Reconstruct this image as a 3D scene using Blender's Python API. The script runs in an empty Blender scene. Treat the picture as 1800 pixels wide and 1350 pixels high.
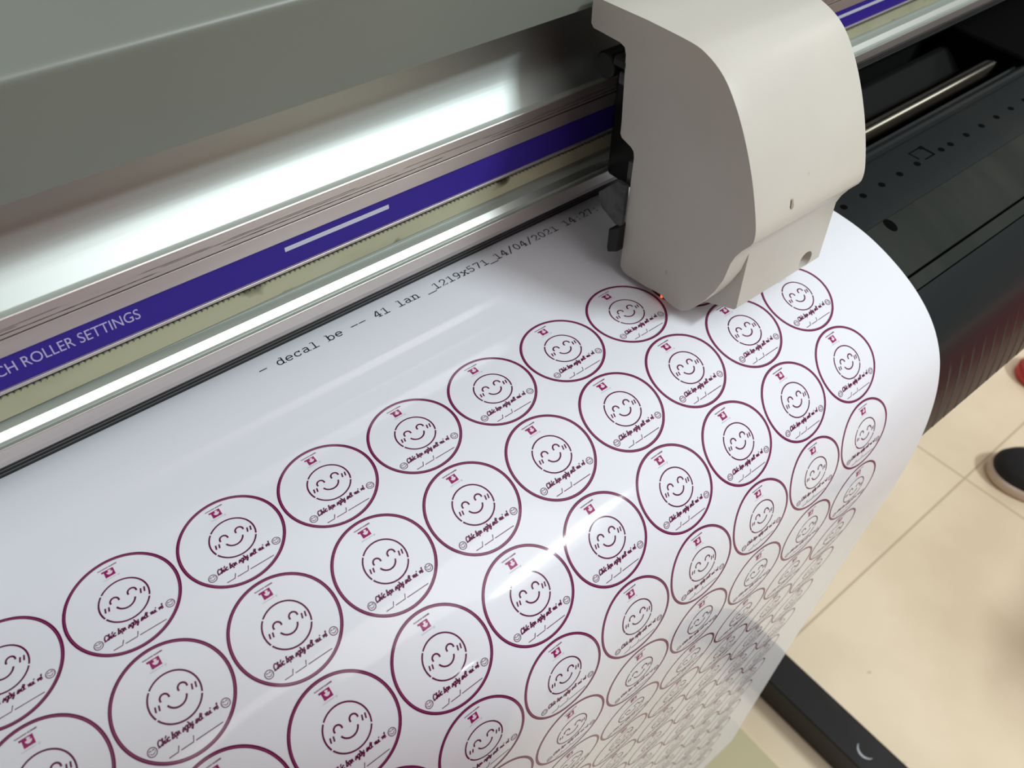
import bpy, bmesh, math, random
from mathutils import Vector, Matrix, Euler

random.seed(7)
C = bpy.context.scene.collection
SC = 0.05                      # one drawing unit = one sticker pitch = 50 mm
FLOOR = -19.3                  # floor level below the printing surface, in units

def W(x, y, z):                # drawing units -> metres, floor at z = 0
    return Vector((x * SC, y * SC, (z - FLOOR) * SC))

# ------------------------------------------------------------------ camera
cam_d = bpy.data.cameras.new('camera')
cam = bpy.data.objects.new('camera', cam_d)
C.objects.link(cam)
cam.rotation_mode = 'XYZ'
cam.location = W(0.51053, -4.6849, 6.27997)
cam.rotation_euler = Euler((0.75628, -0.00327, -0.67288), 'XYZ')
cam_d.sensor_fit = 'HORIZONTAL'
cam_d.sensor_width = 36.0
cam_d.lens = 1404.13 / 1800 * 36
cam_d.clip_start = 0.01
cam_d.dof.use_dof = True
cam_d.dof.focus_distance = 0.42
cam_d.dof.aperture_fstop = 13.0
bpy.context.scene.camera = cam

# ------------------------------------------------------------------ light
sc = bpy.context.scene
sc.view_settings.view_transform = 'Standard'
sc.view_settings.look = 'None'
sc.view_settings.exposure = 0.20
sc.view_settings.gamma = 1.0
sc.view_settings.use_curve_mapping = False
wd = bpy.data.worlds.new('world')
sc.world = wd
wd.use_nodes = True
_n, _l = wd.node_tree.nodes, wd.node_tree.links
_tc = _n.new('ShaderNodeTexCoord'); _sx = _n.new('ShaderNodeSeparateXYZ'); _r = _n.new('ShaderNodeValToRGB')
_l.new(_tc.outputs['Generated'], _sx.inputs[0])
_m = _n.new('ShaderNodeMapRange'); _m.inputs[1].default_value = -1; _m.inputs[2].default_value = 1
_l.new(_sx.outputs[2], _m.inputs[0]); _l.new(_m.outputs[0], _r.inputs[0])
_r.color_ramp.elements[0].position = .45; _r.color_ramp.elements[0].color = (.22, .17, .16, 1)     # room walls, people, furniture
_r.color_ramp.elements[1].position = .93; _r.color_ramp.elements[1].color = (1.05, 1.05, 1.02, 1)     # pale ceiling
_e = _r.color_ramp.elements.new(.70); _e.color = (.20, .175, .165, 1)
_l.new(_r.outputs[0], _n['Background'].inputs[0])
_mx = _n.new('ShaderNodeMapRange'); _mx.inputs[1].default_value = -1; _mx.inputs[2].default_value = .6
_mx.inputs[3].default_value = .40; _mx.inputs[4].default_value = .66          # dimming added to the ambient light on the left, darkens the carriage side
_l.new(_sx.outputs[0], _mx.inputs[0]); _l.new(_mx.outputs[0], _n['Background'].inputs[1])

def area(name, loc, sx, sy, power, color, aim=None):
    ld = bpy.data.lights.new(name, 'AREA')
    ld.shape = 'RECTANGLE'
    ld.size = sx * SC; ld.size_y = sy * SC
    ld.energy = power; ld.color = color
    o = bpy.data.objects.new(name, ld)
    C.objects.link(o)
    o.location = W(*loc)
    if aim is not None:
        d = W(*aim) - W(*loc)
        o.rotation_euler = d.to_track_quat('-Z', 'Y').to_euler()
    return o
area('key_lamp_light', (37, -58, 60), 17, 1.7, 98, (0.86, 0.97, 1.0), (4, 0, 0))
area('added_shadow_fill', (9, -24, 31), 24, 22, 9.5, (1.0, 0.95, 0.94), (5, 0, 0))  # added fill for the shadow beside the carriage, not a known lamp
area('far_lamp_light', (17.5, -88, 30), 12, 1.5, 8, (0.92, 0.98, 1.0), (3, -1, 0))
area('added_floor_fill', (60, -6, 30), 14, 8, 6, (1.0, 0.97, 0.92))  # added fill to brighten the floor at the right, not a known lamp

# ------------------------------------------------------------------ profile of the vinyl and of the platen it runs over
NS = [-1.5, -.5, 0, .5, 1, 1.5, 2, 2.5, 3, 3.5, 4, 4.5, 5, 6, 8, 14.]
PHI = [-0.00477, -0.00476, 0.03769, 0.11981, 0.3179, 0.462, 0.67581, 0.97057, 1.24027, 1.38922, 1.47281, 1.53525, 1.57623,
       1.60977, 1.59679, 1.58461]
def phi_at(s):
    if s <= NS[0]: return PHI[0]
    for a in range(len(NS) - 1):
        if s <= NS[a + 1]:
            t = (s - NS[a]) / (NS[a + 1] - NS[a])
            return PHI[a] * (1 - t) + PHI[a + 1] * t
    return PHI[-1]
DS = 0.01; S0 = -3.0; NSTEP = 2200
YT = [0.0]; ZT = [0.0]
for i in range(NSTEP):
    ph = phi_at(S0 + (i + .5) * DS)
    YT.append(YT[-1] - math.cos(ph) * DS); ZT.append(ZT[-1] - math.sin(ph) * DS)
_y0 = YT[300]; _z0 = ZT[300]
YT = [v - _y0 for v in YT]; ZT = [v - _z0 for v in ZT]
def yz(s, off=0.0):            # arc length (towards the front) -> y, z ; off = distance outside the surface
    u = (s - S0) / DS
    i = max(0, min(NSTEP - 1, int(u))); t = u - i
    y = YT[i] * (1 - t) + YT[i + 1] * t; z = ZT[i] * (1 - t) + ZT[i + 1] * t
    ph = phi_at(s)
    return y - math.sin(ph) * off, z + math.cos(ph) * off

# ------------------------------------------------------------------ helpers
def tag(o, label=None, cat=None, group=None, kind=None):
    if label: o['label'] = label
    if cat: o['category'] = cat
    if group: o['group'] = group
    if kind: o['kind'] = kind
    return o
def empty(name, loc, label, cat, group=None):
    o = bpy.data.objects.new(name, None)
    C.objects.link(o); o.location = loc
    o.empty_display_size = 0.02
    return tag(o, label, cat, group)
def link(name, me, parent=None, mats=()):
    for m in mats: me.materials.append(m)
    o = bpy.data.objects.new(name, me)
    C.objects.link(o)
    if parent is not None:
        o.parent = parent
        base = parent
        off = Vector(base.location)
        while base.parent is not None:
            base = base.parent; off += Vector(base.location)
        o.location = -off      # meshes are drawn in world coordinates
    return o
def finish(bm, name, parent, mats, smooth=None, bevel=0, seg=2):
    bmesh.ops.recalc_face_normals(bm, faces=bm.faces)
    me = bpy.data.meshes.new(name)
    bm.to_mesh(me); bm.free()
    o = link(name, me, parent, mats)
    if smooth is not None:
        for p in me.polygons: p.use_smooth = True
        try: me.set_sharp_from_angle(angle=math.radians(smooth))
        except Exception: pass
    if bevel:
        b = o.modifiers.new('bevel', 'BEVEL')
        b.width = bevel * SC; b.segments = seg; b.limit_method = 'ANGLE'; b.angle_limit = math.radians(30)
        b.harden_normals = False
    return o
def prism(bm, pts, x0, x1, closed=True, mat=0, caps=True):
    """pts: list of (y,z) in units; extruded along x"""
    a = [bm.verts.new(W(x0, y, z)) for y, z in pts]
    b = [bm.verts.new(W(x1, y, z)) for y, z in pts]
    n = len(pts)
    for i in range(n if closed else n - 1):
        j = (i + 1) % n
        f = bm.faces.new((a[i], a[j], b[j], b[i])); f.material_index = mat
    if closed and caps:
        f = bm.faces.new(list(reversed(a))); f.material_index = mat
        f = bm.faces.new(b); f.material_index = mat
def box(bm, x0, x1, y0, y1, z0, z1, mat=0):
    prism(bm, [(y0, z0), (y1, z0), (y1, z1), (y0, z1)], x0, x1, mat=mat)
def tube(bm, p0, p1, r, n=24, mat=0, cap=True):
    a = Vector(p0); b = Vector(p1); d = (b - a).normalized()
    u = d.orthogonal().normalized(); v = d.cross(u)
    A = []; B = []
    for i in range(n):
        t = 2 * math.pi * i / n
        o = (u * math.cos(t) + v * math.sin(t)) * r
        A.append(bm.verts.new(W(*(a + o)))); B.append(bm.verts.new(W(*(b + o))))
    for i in range(n):
        j = (i + 1) % n
        f = bm.faces.new((A[i], A[j], B[j], B[i])); f.material_index = mat
    if cap:
        bm.faces.new(list(reversed(A))).material_index = mat
        bm.faces.new(B).material_index = mat
def smoothpts(P, n=6):
    """Catmull-Rom through the points"""
    out = []
    Q = [P[0]] + list(P) + [P[-1]]
    for i in range(1, len(Q) - 2):
        p0, p1, p2, p3 = Q[i - 1], Q[i], Q[i + 1], Q[i + 2]
        for k in range(n):
            t = k / n
            out.append(tuple(0.5 * ((2 * p1[c]) + (-p0[c] + p2[c]) * t + (2 * p0[c] - 5 * p1[c] + 4 * p2[c] - p3[c]) * t * t
                                    + (-p0[c] + 3 * p1[c] - 3 * p2[c] + p3[c]) * t ** 3) for c in range(len(p1))))
    out.append(tuple(P[-1]))
    return out

# ------------------------------------------------------------------ materials
def mat(name, col, rough=.5, metal=0., spec=.5, coat=0., coat_r=.05):
    m = bpy.data.materials.new(name); m.use_nodes = True
    b = m.node_tree.nodes['Principled BSDF']
    b.inputs['Base Color'].default_value = (*col, 1)
    b.inputs['Roughness'].default_value = rough
    b.inputs['Metallic'].default_value = metal
    b.inputs['Specular IOR Level'].default_value = spec
    b.inputs['Coat Weight'].default_value = coat
    b.inputs['Coat Roughness'].default_value = coat_r
    return m
def nodes(m): return m.node_tree.nodes, m.node_tree.links, m.node_tree.nodes['Principled BSDF']
def stain(m, c1, c2, scale, lo=.45, hi=.6, stretch=(1, 1, 1), detail=4, c3=None, s3=30, lo3=.7, hi3=.74):
    """patchy dirt: c1 mostly, c2 where the noise is high, c3 as small specks"""
    N, L, b = nodes(m)
    tc = N.new('ShaderNodeTexCoord'); mp = N.new('ShaderNodeMapping')
    mp.inputs['Scale'].default_value = stretch
    L.new(tc.outputs['Object'], mp.inputs['Vector'])
    nz = N.new('ShaderNodeTexNoise'); nz.inputs['Scale'].default_value = scale; nz.inputs['Detail'].default_value = detail
    L.new(mp.outputs[0], nz.inputs['Vector'])
    r = N.new('ShaderNodeValToRGB')
    r.color_ramp.elements[0].position = lo; r.color_ramp.elements[0].color = (*c1, 1)
    r.color_ramp.elements[1].position = hi; r.color_ramp.elements[1].color = (*c2, 1)
    L.new(nz.outputs['Fac'], r.inputs[0])
    out = r.outputs[0]
    if c3:
        n3 = N.new('ShaderNodeTexNoise'); n3.inputs['Scale'].default_value = s3; n3.inputs['Detail'].default_value = 2
        L.new(tc.outputs['Object'], n3.inputs['Vector'])
        r3 = N.new('ShaderNodeValToRGB')
        r3.color_ramp.elements[0].position = lo3; r3.color_ramp.elements[0].color = (0, 0, 0, 1)
        r3.color_ramp.elements[1].position = hi3; r3.color_ramp.elements[1].color = (1, 1, 1, 1)
        L.new(n3.outputs['Fac'], r3.inputs[0])
        mx = N.new('ShaderNodeMix'); mx.data_type = 'RGBA'
        L.new(r3.outputs[0], mx.inputs[0]); L.new(out, mx.inputs[6])
        mx.inputs[7].default_value = (*c3, 1)
        out = mx.outputs[2]
    L.new(out, b.inputs['Base Color'])
    return m
def bump(m, scale, strength, dist=.0005, stretch=(1, 1, 1), detail=3):
    N, L, b = nodes(m)
    tc = N.new('ShaderNodeTexCoord'); mp = N.new('ShaderNodeMapping')
    mp.inputs['Scale'].default_value = stretch
    L.new(tc.outputs['Object'], mp.inputs['Vector'])
    nz = N.new('ShaderNodeTexNoise'); nz.inputs['Scale'].default_value = scale; nz.inputs['Detail'].default_value = detail
    L.new(mp.outputs[0], nz.inputs['Vector'])
    bp = N.new('ShaderNodeBump'); bp.inputs['Strength'].default_value = strength; bp.inputs['Distance'].default_value = dist
    L.new(nz.outputs['Fac'], bp.inputs['Height']); L.new(bp.outputs[0], b.inputs['Normal'])
    return m

M = {}
M['vinyl'] = mat('vinyl', (.78, .80, .85), .5, 0, .12, .62, .075)
M['ink'] = mat('ink_plum', (.115, .002, .048), .5, 0, .12, .62, .075)
M['ink_mid'] = mat('ink_rose', (.34, .05, .17), .5, 0, .12, .62, .075)
M['ink_logo'] = mat('ink_magenta', (.30, .008, .12), .5, 0, .12, .62, .075)
M['ink_grey'] = mat('ink_grey', (.30, .26, .32), .5, 0, .12, .62, .075)
M['ink_black'] = mat('ink_black', (.012, .010, .012), .5, 0, .12, .62, .075)
M['shell'] = stain(mat('shell_plastic', (.60, .58, .52), .38, 0, .45), (.585, .565, .505), (.56, .54, .485), 18, .45, .7,
                   c3=(.22, .19, .14), s3=42, lo3=.765, hi3=.80)
M['cover'] = stain(mat('cover_paint', (.175, .194, .165), .42, .0, .5), (.175, .194, .165), (.160, .176, .150), 9, .4, .7,
                   c3=(.10, .09, .07), s3=60, lo3=.79, hi3=.83)
bump(M['cover'], 900, .12, .0002)
M['alu'] = bump(mat('brushed_aluminium', (.50, .545, .52), .50, 1), 700, .25, .00012, (.02, 1, 1))
M['alu_lit'] = mat('lit_aluminium', (.80, .86, .83), .33, 1)  # lighter copy of the aluminium, lamp light put into the chamfer colour
M['alu_pink_reflect'] = stain(mat('rail_face_pink_reflect', (.62, .57, .55), .40, .85), (.64, .59, .57), (.50, .44, .42), 26, .5, .75, (.12, 1, 1))  # pink reflection of the room put into the base colour
M['channel'] = mat('channel_face', (.40, .44, .40), .45, .3)
M['dark_line'] = mat('groove_dark', (.045, .03, .025), .6)  # dark colour of the groove and scratch lines
M['blue'] = mat('blue_label', (.032, .016, .235), .5, 0, .2)
M['label_white'] = mat('label_print', (.50, .53, .60), .45)
M['label_text'] = mat('label_lettering', (.42, .40, .62), .45)
M['belt'] = stain(mat('belt', (.40, .40, .27), .6, 0, .2), (.42, .42, .285), (.33, .335, .225), 30, .45, .7, (.5, 1, 1),
                  c3=(.07, .065, .035), s3=48, lo3=.68, hi3=.78)
M['black'] = mat('black_plastic', (.008, .0085, .0085), .42, 0, .3)
M['black_plate'] = stain(mat('black_plate', (.009, .012, .013), .5, 0, .2), (.0075, .0105, .0115), (.013, .014, .0125), 12, .5, .75,
                         c3=(.10, .10, .09), s3=90, lo3=.78, hi3=.84)
M['grey_plate'] = stain(mat('grey_plate', (.016, .020, .016), .55, 0, .15), (.0135, .017, .014), (.021, .024, .019), 8, .4, .65,
                        (4, 1, 1), c3=(.12, .13, .12), s3=80, lo3=.77, hi3=.84)
M['apron'] = mat('apron', (.012, .016, .017), .24, .0, .4)
M['rear'] = mat('rear_guide_dark', (.006, .006, .006), .6, 0, .1)
M['steel'] = mat('roller_steel', (.10, .10, .08), .12, 1)
M['hole'] = mat('hole_dark', (.0015, .0015, .0015), .9, 0, .05)
M['leg'] = stain(mat('leg_paint', (.013, .013, .013), .5, 0, .3), (.013, .013, .013), (.024, .021, .021), 9, .5, .7)
M['bracket'] = stain(mat('bracket', (.09, .092, .09), .5, .3), (.10, .10, .10), (.045, .045, .045), 60, .45, .6)
M['chalk'] = mat('chalk_mark', (.45, .48, .50), .7)
M['board'] = mat('pale_board', (.56, .50, .31), .5)
M['wall'] = mat('wall_paint', (.42, .33, .31), .8)
M['ceil'] = mat('ceiling_paint', (.50, .49, .48), .9)
M['shoe_black'] = bump(mat('shoe_cloth', (.012, .011, .012), .85), 900, .5)
M['shoe_sole'] = mat('shoe_sole', (.66, .54, .44), .6)
M['shoe_red'] = mat('shoe_red', (.55, .035, .035), .5)
M['red_cloth'] = mat('red_cloth', (.60, .05, .055), .8)
M['lamp'] = mat('lamp_body', (.8, .8, .8), .5)

# floor tiles: one grid line pair crosses the picture, 24 units (1.2 m) apart is plenty -> use 12 units (600 mm)
def floor_material():
    m = mat('floor_tiles', (.7, .6, .43), .55, 0, .2)
    stain(m, (.93, .79, .58), (.78, .64, .45), 2.6, .42, .66, c3=(.42, .30, .17), s3=26, lo3=.755, hi3=.80)
    N, L, b = nodes(m)
    base = b.inputs['Base Color'].links[0].from_socket
    tc = N.new('ShaderNodeTexCoord'); sx = N.new('ShaderNodeSeparateXYZ')
    mp = N.new('ShaderNodeMapping'); mp.vector_type = 'POINT'
    mp.inputs['Rotation'].default_value = (0, 0, math.radians(TILE_ROT))
    L.new(tc.outputs['Object'], mp.inputs['Vector']); L.new(mp.outputs[0], sx.inputs[0])
    def line(sock, phase):
        a = N.new('ShaderNodeMath'); a.operation = 'ADD'; a.inputs[1].default_value = phase
        L.new(sock, a.inputs[0])
        p = N.new('ShaderNodeMath'); p.operation = 'PINGPONG'; p.inputs[1].default_value = TILE * SC / 2
        L.new(a.outputs[0], p.inputs[0])
        c = N.new('ShaderNodeMapRange'); c.inputs[1].default_value = .0008; c.inputs[2].default_value = .0030
        c.inputs[3].default_value = 1; c.inputs[4].default_value = 0
        L.new(p.outputs[0], c.inputs[0])
        return c.outputs[0]
    l1 = line(sx.outputs[0], TILE_PX); l2 = line(sx.outputs[1], TILE_PY)
    mxm = N.new('ShaderNodeMath'); mxm.operation = 'MAXIMUM'
    L.new(l1, mxm.inputs[0]); L.new(l2, mxm.inputs[1])
    sc_ = N.new('ShaderNodeMath'); sc_.operation = 'MULTIPLY'; sc_.inputs[1].default_value = .62
    L.new(mxm.outputs[0], sc_.inputs[0])
    mx = N.new('ShaderNodeMix'); mx.data_type = 'RGBA'
    L.new(sc_.outputs[0], mx.inputs[0]); L.new(base, mx.inputs[6]); mx.inputs[7].default_value = (.36, .27, .16, 1)
    L.new(mx.outputs[2], b.inputs['Base Color'])
    return m
TILE = 20.0; TILE_ROT = 0.0
TILE_PX = -26.5 * SC; TILE_PY = 1.05 * SC
M['floor'] = floor_material()

# ------------------------------------------------------------------ room
bm = bmesh.new(); box(bm, -90, 140, -130, 70, FLOOR - 1, FLOOR)
tag(finish(bm, 'floor', None, [M['floor']]), kind='structure')
bm = bmesh.new(); box(bm, -90, 140, 60, 62, FLOOR, 70)
tag(finish(bm, 'wall_back', None, [M['wall']]), kind='structure')

# ------------------------------------------------------------------ the printer (everything fixed to its frame)
XL, XR = -22.0, 30.0
PR = empty('wide_format_printer', W(4, 2.5, FLOOR),
           'wide format roll printer with grey cover, aluminium rail and black platen', 'printer')

# guide rail: one aluminium extrusion
slope = smoothpts([(1.84, 1.857), (1.91, 1.937), (1.985, 2.035), (2.05, 2.15), (2.095, 2.29), (2.12, 2.46), (2.13, 2.9)], 6)
rail_pts = [(2.9, .40), (1.72, .40), (1.66, .507), (1.66, .640), (1.665, .647), (1.705, .650), (1.712, .682), (1.78, .740), (1.90, .750),
            (1.90, 1.10), (1.78, 1.112), (1.78, 1.138), (1.785, 1.143), (1.802, 1.145), (1.802, 1.470), (1.78, 1.475),
            (1.78, 1.635), (1.789, 1.638), (1.789, 1.647), (1.78, 1.650), (1.78, 1.820), (1.788, 1.832)] + slope + [(2.13, 3.6), (2.9, 3.6)]
bm = bmesh.new()
prism(bm, rail_pts, XL, XR)
# material by face: lamp-lit chamfer and pink room reflections put into the colour, brushed slope
rail = None
bm.faces.ensure_lookup_table()
for f in bm.faces:
    c = f.calc_center_median(); y = c.y / SC; z = c.z / SC + FLOOR
    if len(f.verts) == 4:
        if z < .52 and y < 1.75: f.material_index = 1
        if .742 < z < 1.11 and y > 1.79: f.material_index = 4
        if 1.83 < z < 1.86 and y > 1.785: f.material_index = 4
        if .50 < z < .65 and y < 1.67: f.material_index = 1
        if .68 < z < .76 and 1.70 < y < 1.79: f.material_index = 2
        if .649 < z < .68 and 1.70 < y < 1.715: f.material_index = 4
        if 1.10 < z < 1.146 and y < 1.80: f.material_index = 1
        if 1.47 < z < 1.83 and y < 1.80: f.material_index = 1
        if abs(z - 1.6425) < .006: f.material_index = 3
        if 1.63 < z < 1.652 and y > 1.781: f.material_index = 3
rail = finish(bm, 'guide_rail', PR, [M['alu'], M['alu_pink_reflect'], M['alu_lit'], M['dark_line'], M['channel']], smooth=25)
b = rail.modifiers.new('bevel', 'BEVEL'); b.width = .010 * SC; b.segments = 3; b.limit_method = 'ANGLE'; b.angle_limit = math.radians(30)
# thin scratches along the pinkish face
random.seed(3)
for (z0, big) in ((1.690, 1), (1.722, 0), (1.737, 0)):
    bm = bmesh.new(); prev = None; x = -4.0; w = .002; on = True; left = 20
    while x < 16:
        if left <= 0: on = not on; left = random.randint(10, 50) if on else random.randint(3, 22)
        left -= 1
        w = (.0030 if big else .0018) * random.uniform(.6, 1.4) if on else .0001
        zc = z0 + .003 * math.sin(x * 2.1 + z0 * 50)
        cur = (bm.verts.new(W(x, 1.7785, zc - w)), bm.verts.new(W(x, 1.7785, zc + w)))
        if prev: bm.faces.new((prev[0], cur[0], cur[1], prev[1]))
        prev = cur; x += .06
    finish(bm, 'rail_scratch', rail, [M['dark_line']])

# blue label strip set into the rail
bm = bmesh.new(); box(bm, XL, XR, 1.7985, 1.81, 1.148, 1.467)
label = tag(finish(bm, 'label_strip', PR, [M['blue']]), 'deep blue label strip with pale bars and lettering')
bm = bmesh.new()
bm.free()
for (xa, xb) in ((2.78, 4.01), (11.2, 14.6)):
    bm = bmesh.new(); box(bm, xa, xb, 1.7955, 1.7985, 1.335, 1.385)
    finish(bm, 'label_bar', label, [M['label_white']])
cu = bpy.data.curves.new('lettering', 'FONT')
cu.body = 'PINCH ROLLER SETTINGS'
cu.size = .165 * SC; cu.space_character = 1.0
to = bpy.data.objects.new('lettering_tmp', cu); C.objects.link(to)
bpy.context.view_layer.update()
dg = bpy.context.evaluated_depsgraph_get()
tm = bpy.data.meshes.new_from_object(to.evaluated_get(dg))
xs = [v.co.x for v in tm.vertices]; x0, x1 = min(xs), max(xs)
LW = 1.455                                        # whole width in units; last S ends at x = 1.27
for v in tm.vertices:
    px = (v.co.x - x0) / (x1 - x0) * LW + (1.285 - LW)
    pz = v.co.y / SC + 1.283
    v.co = W(px, 1.7965, pz)
bpy.data.objects.remove(to)
tm.name = 'lettering'
link('lettering', tm, label, [M['label_text']])

# toothed drive belt standing in the channel, teeth on its upper edge
bm = bmesh.new()
top = []; x = XL
pitch = .057
prof = []
n = int((XR - XL) / pitch)
for k in range(n):
    xa = XL + k * pitch
    for (dx, dz) in ((0, 0), (.2, .014), (.5, .020), (.8, .014)):
        prof.append((xa + dx * pitch, 1.008 + dz))
zb = lambda x: .785 + .055 / (1 + math.exp(-(x - 2.2) * 1.3)) + .004 * math.sin(x * 1.1)
F0 = []; F1 = []; B0 = []
for (x, z) in prof:
    F0.append(bm.verts.new(W(x, 1.855, zb(x)))); F1.append(bm.verts.new(W(x, 1.855, z - .03 + .0)))
T0 = [bm.verts.new(W(x, 1.855, z)) for x, z in prof]
T1 = [bm.verts.new(W(x, 1.880, z)) for x, z in prof]
for i in range(len(prof) - 1):
    bm.faces.new((F0[i], F0[i + 1], F1[i + 1], F1[i]))
    bm.faces.new((F1[i], F1[i + 1], T0[i + 1], T0[i]))
    bm.faces.new((T0[i], T0[i + 1], T1[i + 1], T1[i]))
tag(finish(bm, 'drive_belt', PR, [M['belt']]), 'dirty yellowish toothed drive belt')

# ribbed black guide plate below the rail
gp = [(1.80, .46), (1.865, .37), (2.005, .02), (2.4, .02), (2.4, .46)]
M['ribbed'] = mat('guide_black', (.006, .006, .006), .5, 0, .3)
M['rib_grey'] = mat('guide_rib_grey', (.11, .11, .105), .4, 0, .5)
bm = bmesh.new(); prism(bm, gp, XL, XR)
o = finish(bm, 'guide_plate', PR, [M['ribbed']])
for t_ in (.30, .46, .60, .80):
    y_ = 1.865 + .14 * t_; z_ = .37 - .35 * t_
    bm = bmesh.new(); prism(bm, [(y_ + .01, z_ - .010), (y_ - .008, z_ - .004), (y_ - .008, z_ + .004), (y_ + .01, z_ + .010)], XL, XR)
    finish(bm, 'guide_rib', o, [M['rib_grey']])

# grey sheet-metal top cover
def arc(cy, cz, r, a0, a1, n):
    return [(cy + r * math.cos(math.radians(a0 + (a1 - a0) * i / n)), cz + r * math.sin(math.radians(a0 + (a1 - a0) * i / n))) for i in range(n + 1)]
yb, zb_ = 1.50, 2.921
yr = 1.32; zr = 6.28 - math.tan(math.radians(22.1)) * (yr + 4.685)
# rounded ridge between front face and top face
e0 = Vector((yb, zb_)); e1 = Vector((yr, zr)); e2 = Vector((yr + 4.2, zr + 1.25))
d0 = (e0 - e1).normalized(); d1 = (e2 - e1).normalized()
r_ = .075
ridge = []
for i in range(9):
    t = i / 8
    pA = e1 + d0 * r_; pB = e1 + d1 * r_
    q = pA * (1 - t) ** 2 + e1 * 2 * t * (1 - t) + pB * t * t
    ridge.append((q.x, q.y))
cov = [(yb + .02, zb_ + .02), (yb, zb_ - .0)] + ridge + [(e2.x, e2.y), (e2.x + .6, e2.y - .1), (e2.x + .6, 2.0), (e2.x + .5, 2.0), (e2.x + .5, e2.y - .2), (e2.x, e2.y - .08)]
inner = [(yr + .14, zr - .10), (yb + .085, zb_ + .01)]
cov = [(yb, zb_)] + ridge + [(e2.x, e2.y), (e2.x + .6, 2.0), (e2.x + .5, 2.0), (e2.x - .03, e2.y - .1)] + inner
bm = bmesh.new(); prism(bm, cov, XL, XR)
tag(finish(bm, 'top_cover', PR, [M['cover']], smooth=40), 'smooth greenish grey metal top cover')
# rear body closing the machine behind the rail
bm = bmesh.new()
box(bm, XL, XR, 2.4, 6.3, -1.6, 3.55)
finish(bm, 'machine_body', PR, [M['black']])

# platen: black perforated plate, grey heater plate, black curved apron, all following the path of the sheet
def strip(bm, s0, s1, off, thick, x0, x1, n, mat=0):
    outer = [yz(s0 + (s1 - s0) * i / n, off) for i in range(n + 1)]
    inn = [yz(s0 + (s1 - s0) * i / n, off - thick) for i in range(n, -1, -1)]
    prism(bm, outer + inn, x0, x1, mat=mat)
bm = bmesh.new(); strip(bm, -.235, .76, -.035, .14, XL, 26, 20)
# raised bead along the rear edge
strip(bm, -.26, -.20, -.018, .10, XL, 26, 3)
platen = tag(finish(bm, 'platen', PR, [M['black_plate']], smooth=30), 'black perforated platen plate')
def disc_on(bm, x, s, rx, rs, off, n=20, mat=0):
    c = bm.verts.new(W(x, *yz(s, off)))
    r = [bm.verts.new(W(x + rx * math.cos(2 * math.pi * i / n), *yz(s + rs * math.sin(2 * math.pi * i / n), off))) for i in range(n)]
    for i in range(n): bm.faces.new((c, r[i], r[(i + 1) % n])).material_index = mat
for k, x in enumerate([9.93 + .4485 * i for i in range(-2, 14)]):
    if abs(x - 12.0) < .2 : continue
    bm = bmesh.new(); disc_on(bm, x, .25, .058, .052, -.0335)
    finish(bm, 'suction_hole', platen, [M['hole']])
bm = bmesh.new(); disc_on(bm, 12.37, .25, .058, .052, -.0335); finish(bm, 'suction_hole', platen, [M['hole']])
# square slot outline between the holes
bm = bmesh.new()
def rect_on(bm, x0, x1, s0, s1, off):
    vs = [bm.verts.new(W(x, *yz(s, off))) for x, s in ((x0, s0), (x1, s0), (x1, s1), (x0, s1))]
    bm.faces.new(vs)
for r in ((11.84, 11.87, .03, .20), (11.84, 12.16, .01, .035), (12.14, 12.19, .02, .27), (11.93, 12.19, .245, .27), (12.10, 12.2, .0, .07)):
    rect_on(bm, *r, -.0334)
finish(bm, 'slot_mark', platen, [M['hole']])

bm = bmesh.new(); strip(bm, .745, 1.565, -.012, .16, XL, 26, 20)
heater = tag(finish(bm, 'heater_plate', PR, [M['grey_plate']], smooth=30, bevel=.012), 'dull grey ribbed heater plate')
# shallow ribs across the heater plate
bm = bmesh.new()
for i in range(34):
    xa = 7.6 + i * .46
    st = []
    for (dx, h_) in ((0, 0), (.05, .0025), (.12, .004), (.19, .0025), (.24, 0)):
        st.append([bm.verts.new(W(xa + dx, *yz(.80 + .70 * q / 6, -.0125 + h_))) for q in range(7)])
    for a in range(4):
        for q in range(6):
            bm.faces.new((st[a][q], st[a + 1][q], st[a + 1][q + 1], st[a][q + 1]))
finish(bm, 'rib', heater, [M['grey_plate']], smooth=60)
bm = bmesh.new()                                    # rounded notch at the rear edge of the heater plate
c0 = 10.17
disc_on(bm, c0, .86, .085, .115, -.0095, 28)
finish(bm, 'notch', heater, [M['hole']])
bm = bmesh.new(); strip(bm, 1.595, 1.785, -.018, .16, XL, 26, 8)
o = tag(finish(bm, 'seam_strip', PR, [M['grey_plate']], smooth=30, bevel=.01), 'dark grey strip along the apron')
bm = bmesh.new(); strip(bm, 1.50, 1.85, -.10, .12, XL, 26, 6)
finish(bm, 'seam_backing', PR, [M['hole']])
# apron
ap = [yz(1.80 + 2.42 * i / 40, -.020) for i in range(41)]
lo = ap[-1]
ap += [(lo[0] + .02, lo[1] - .05), (lo[0] + .10, lo[1] - .08), (lo[0] + .5, lo[1] - .02), (lo[0] + .5, lo[1] + .1), (lo[0] + .15, lo[1] + .1)]
ap += [yz(1.80 + 2.3 * i / 20, -.16) for i in range(19, -1, -1)]
bm = bmesh.new(); prism(bm, ap, XL, 26)
apron = tag(finish(bm, 'apron', PR, [M['apron']], smooth=40), 'glossy black curved front apron')
bm = bmesh.new()                                    # vertical ribs low on the apron
for i in range(60):
    xa = 6.4 + i * .30
    st = []
    for (dx, h_) in ((0, 0), (.02, .010), (.04, .010), (.06, 0)):
        st.append([bm.verts.new(W(xa + dx, *yz(2.9 + 1.3 * q / 12, -.0205 + h_ * min(1, q / 5)))) for q in range(13)])
    for a in range(3):
        for q in range(12):
            bm.faces.new((st[a][q], st[a + 1][q], st[a + 1][q + 1], st[a][q + 1]))
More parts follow.
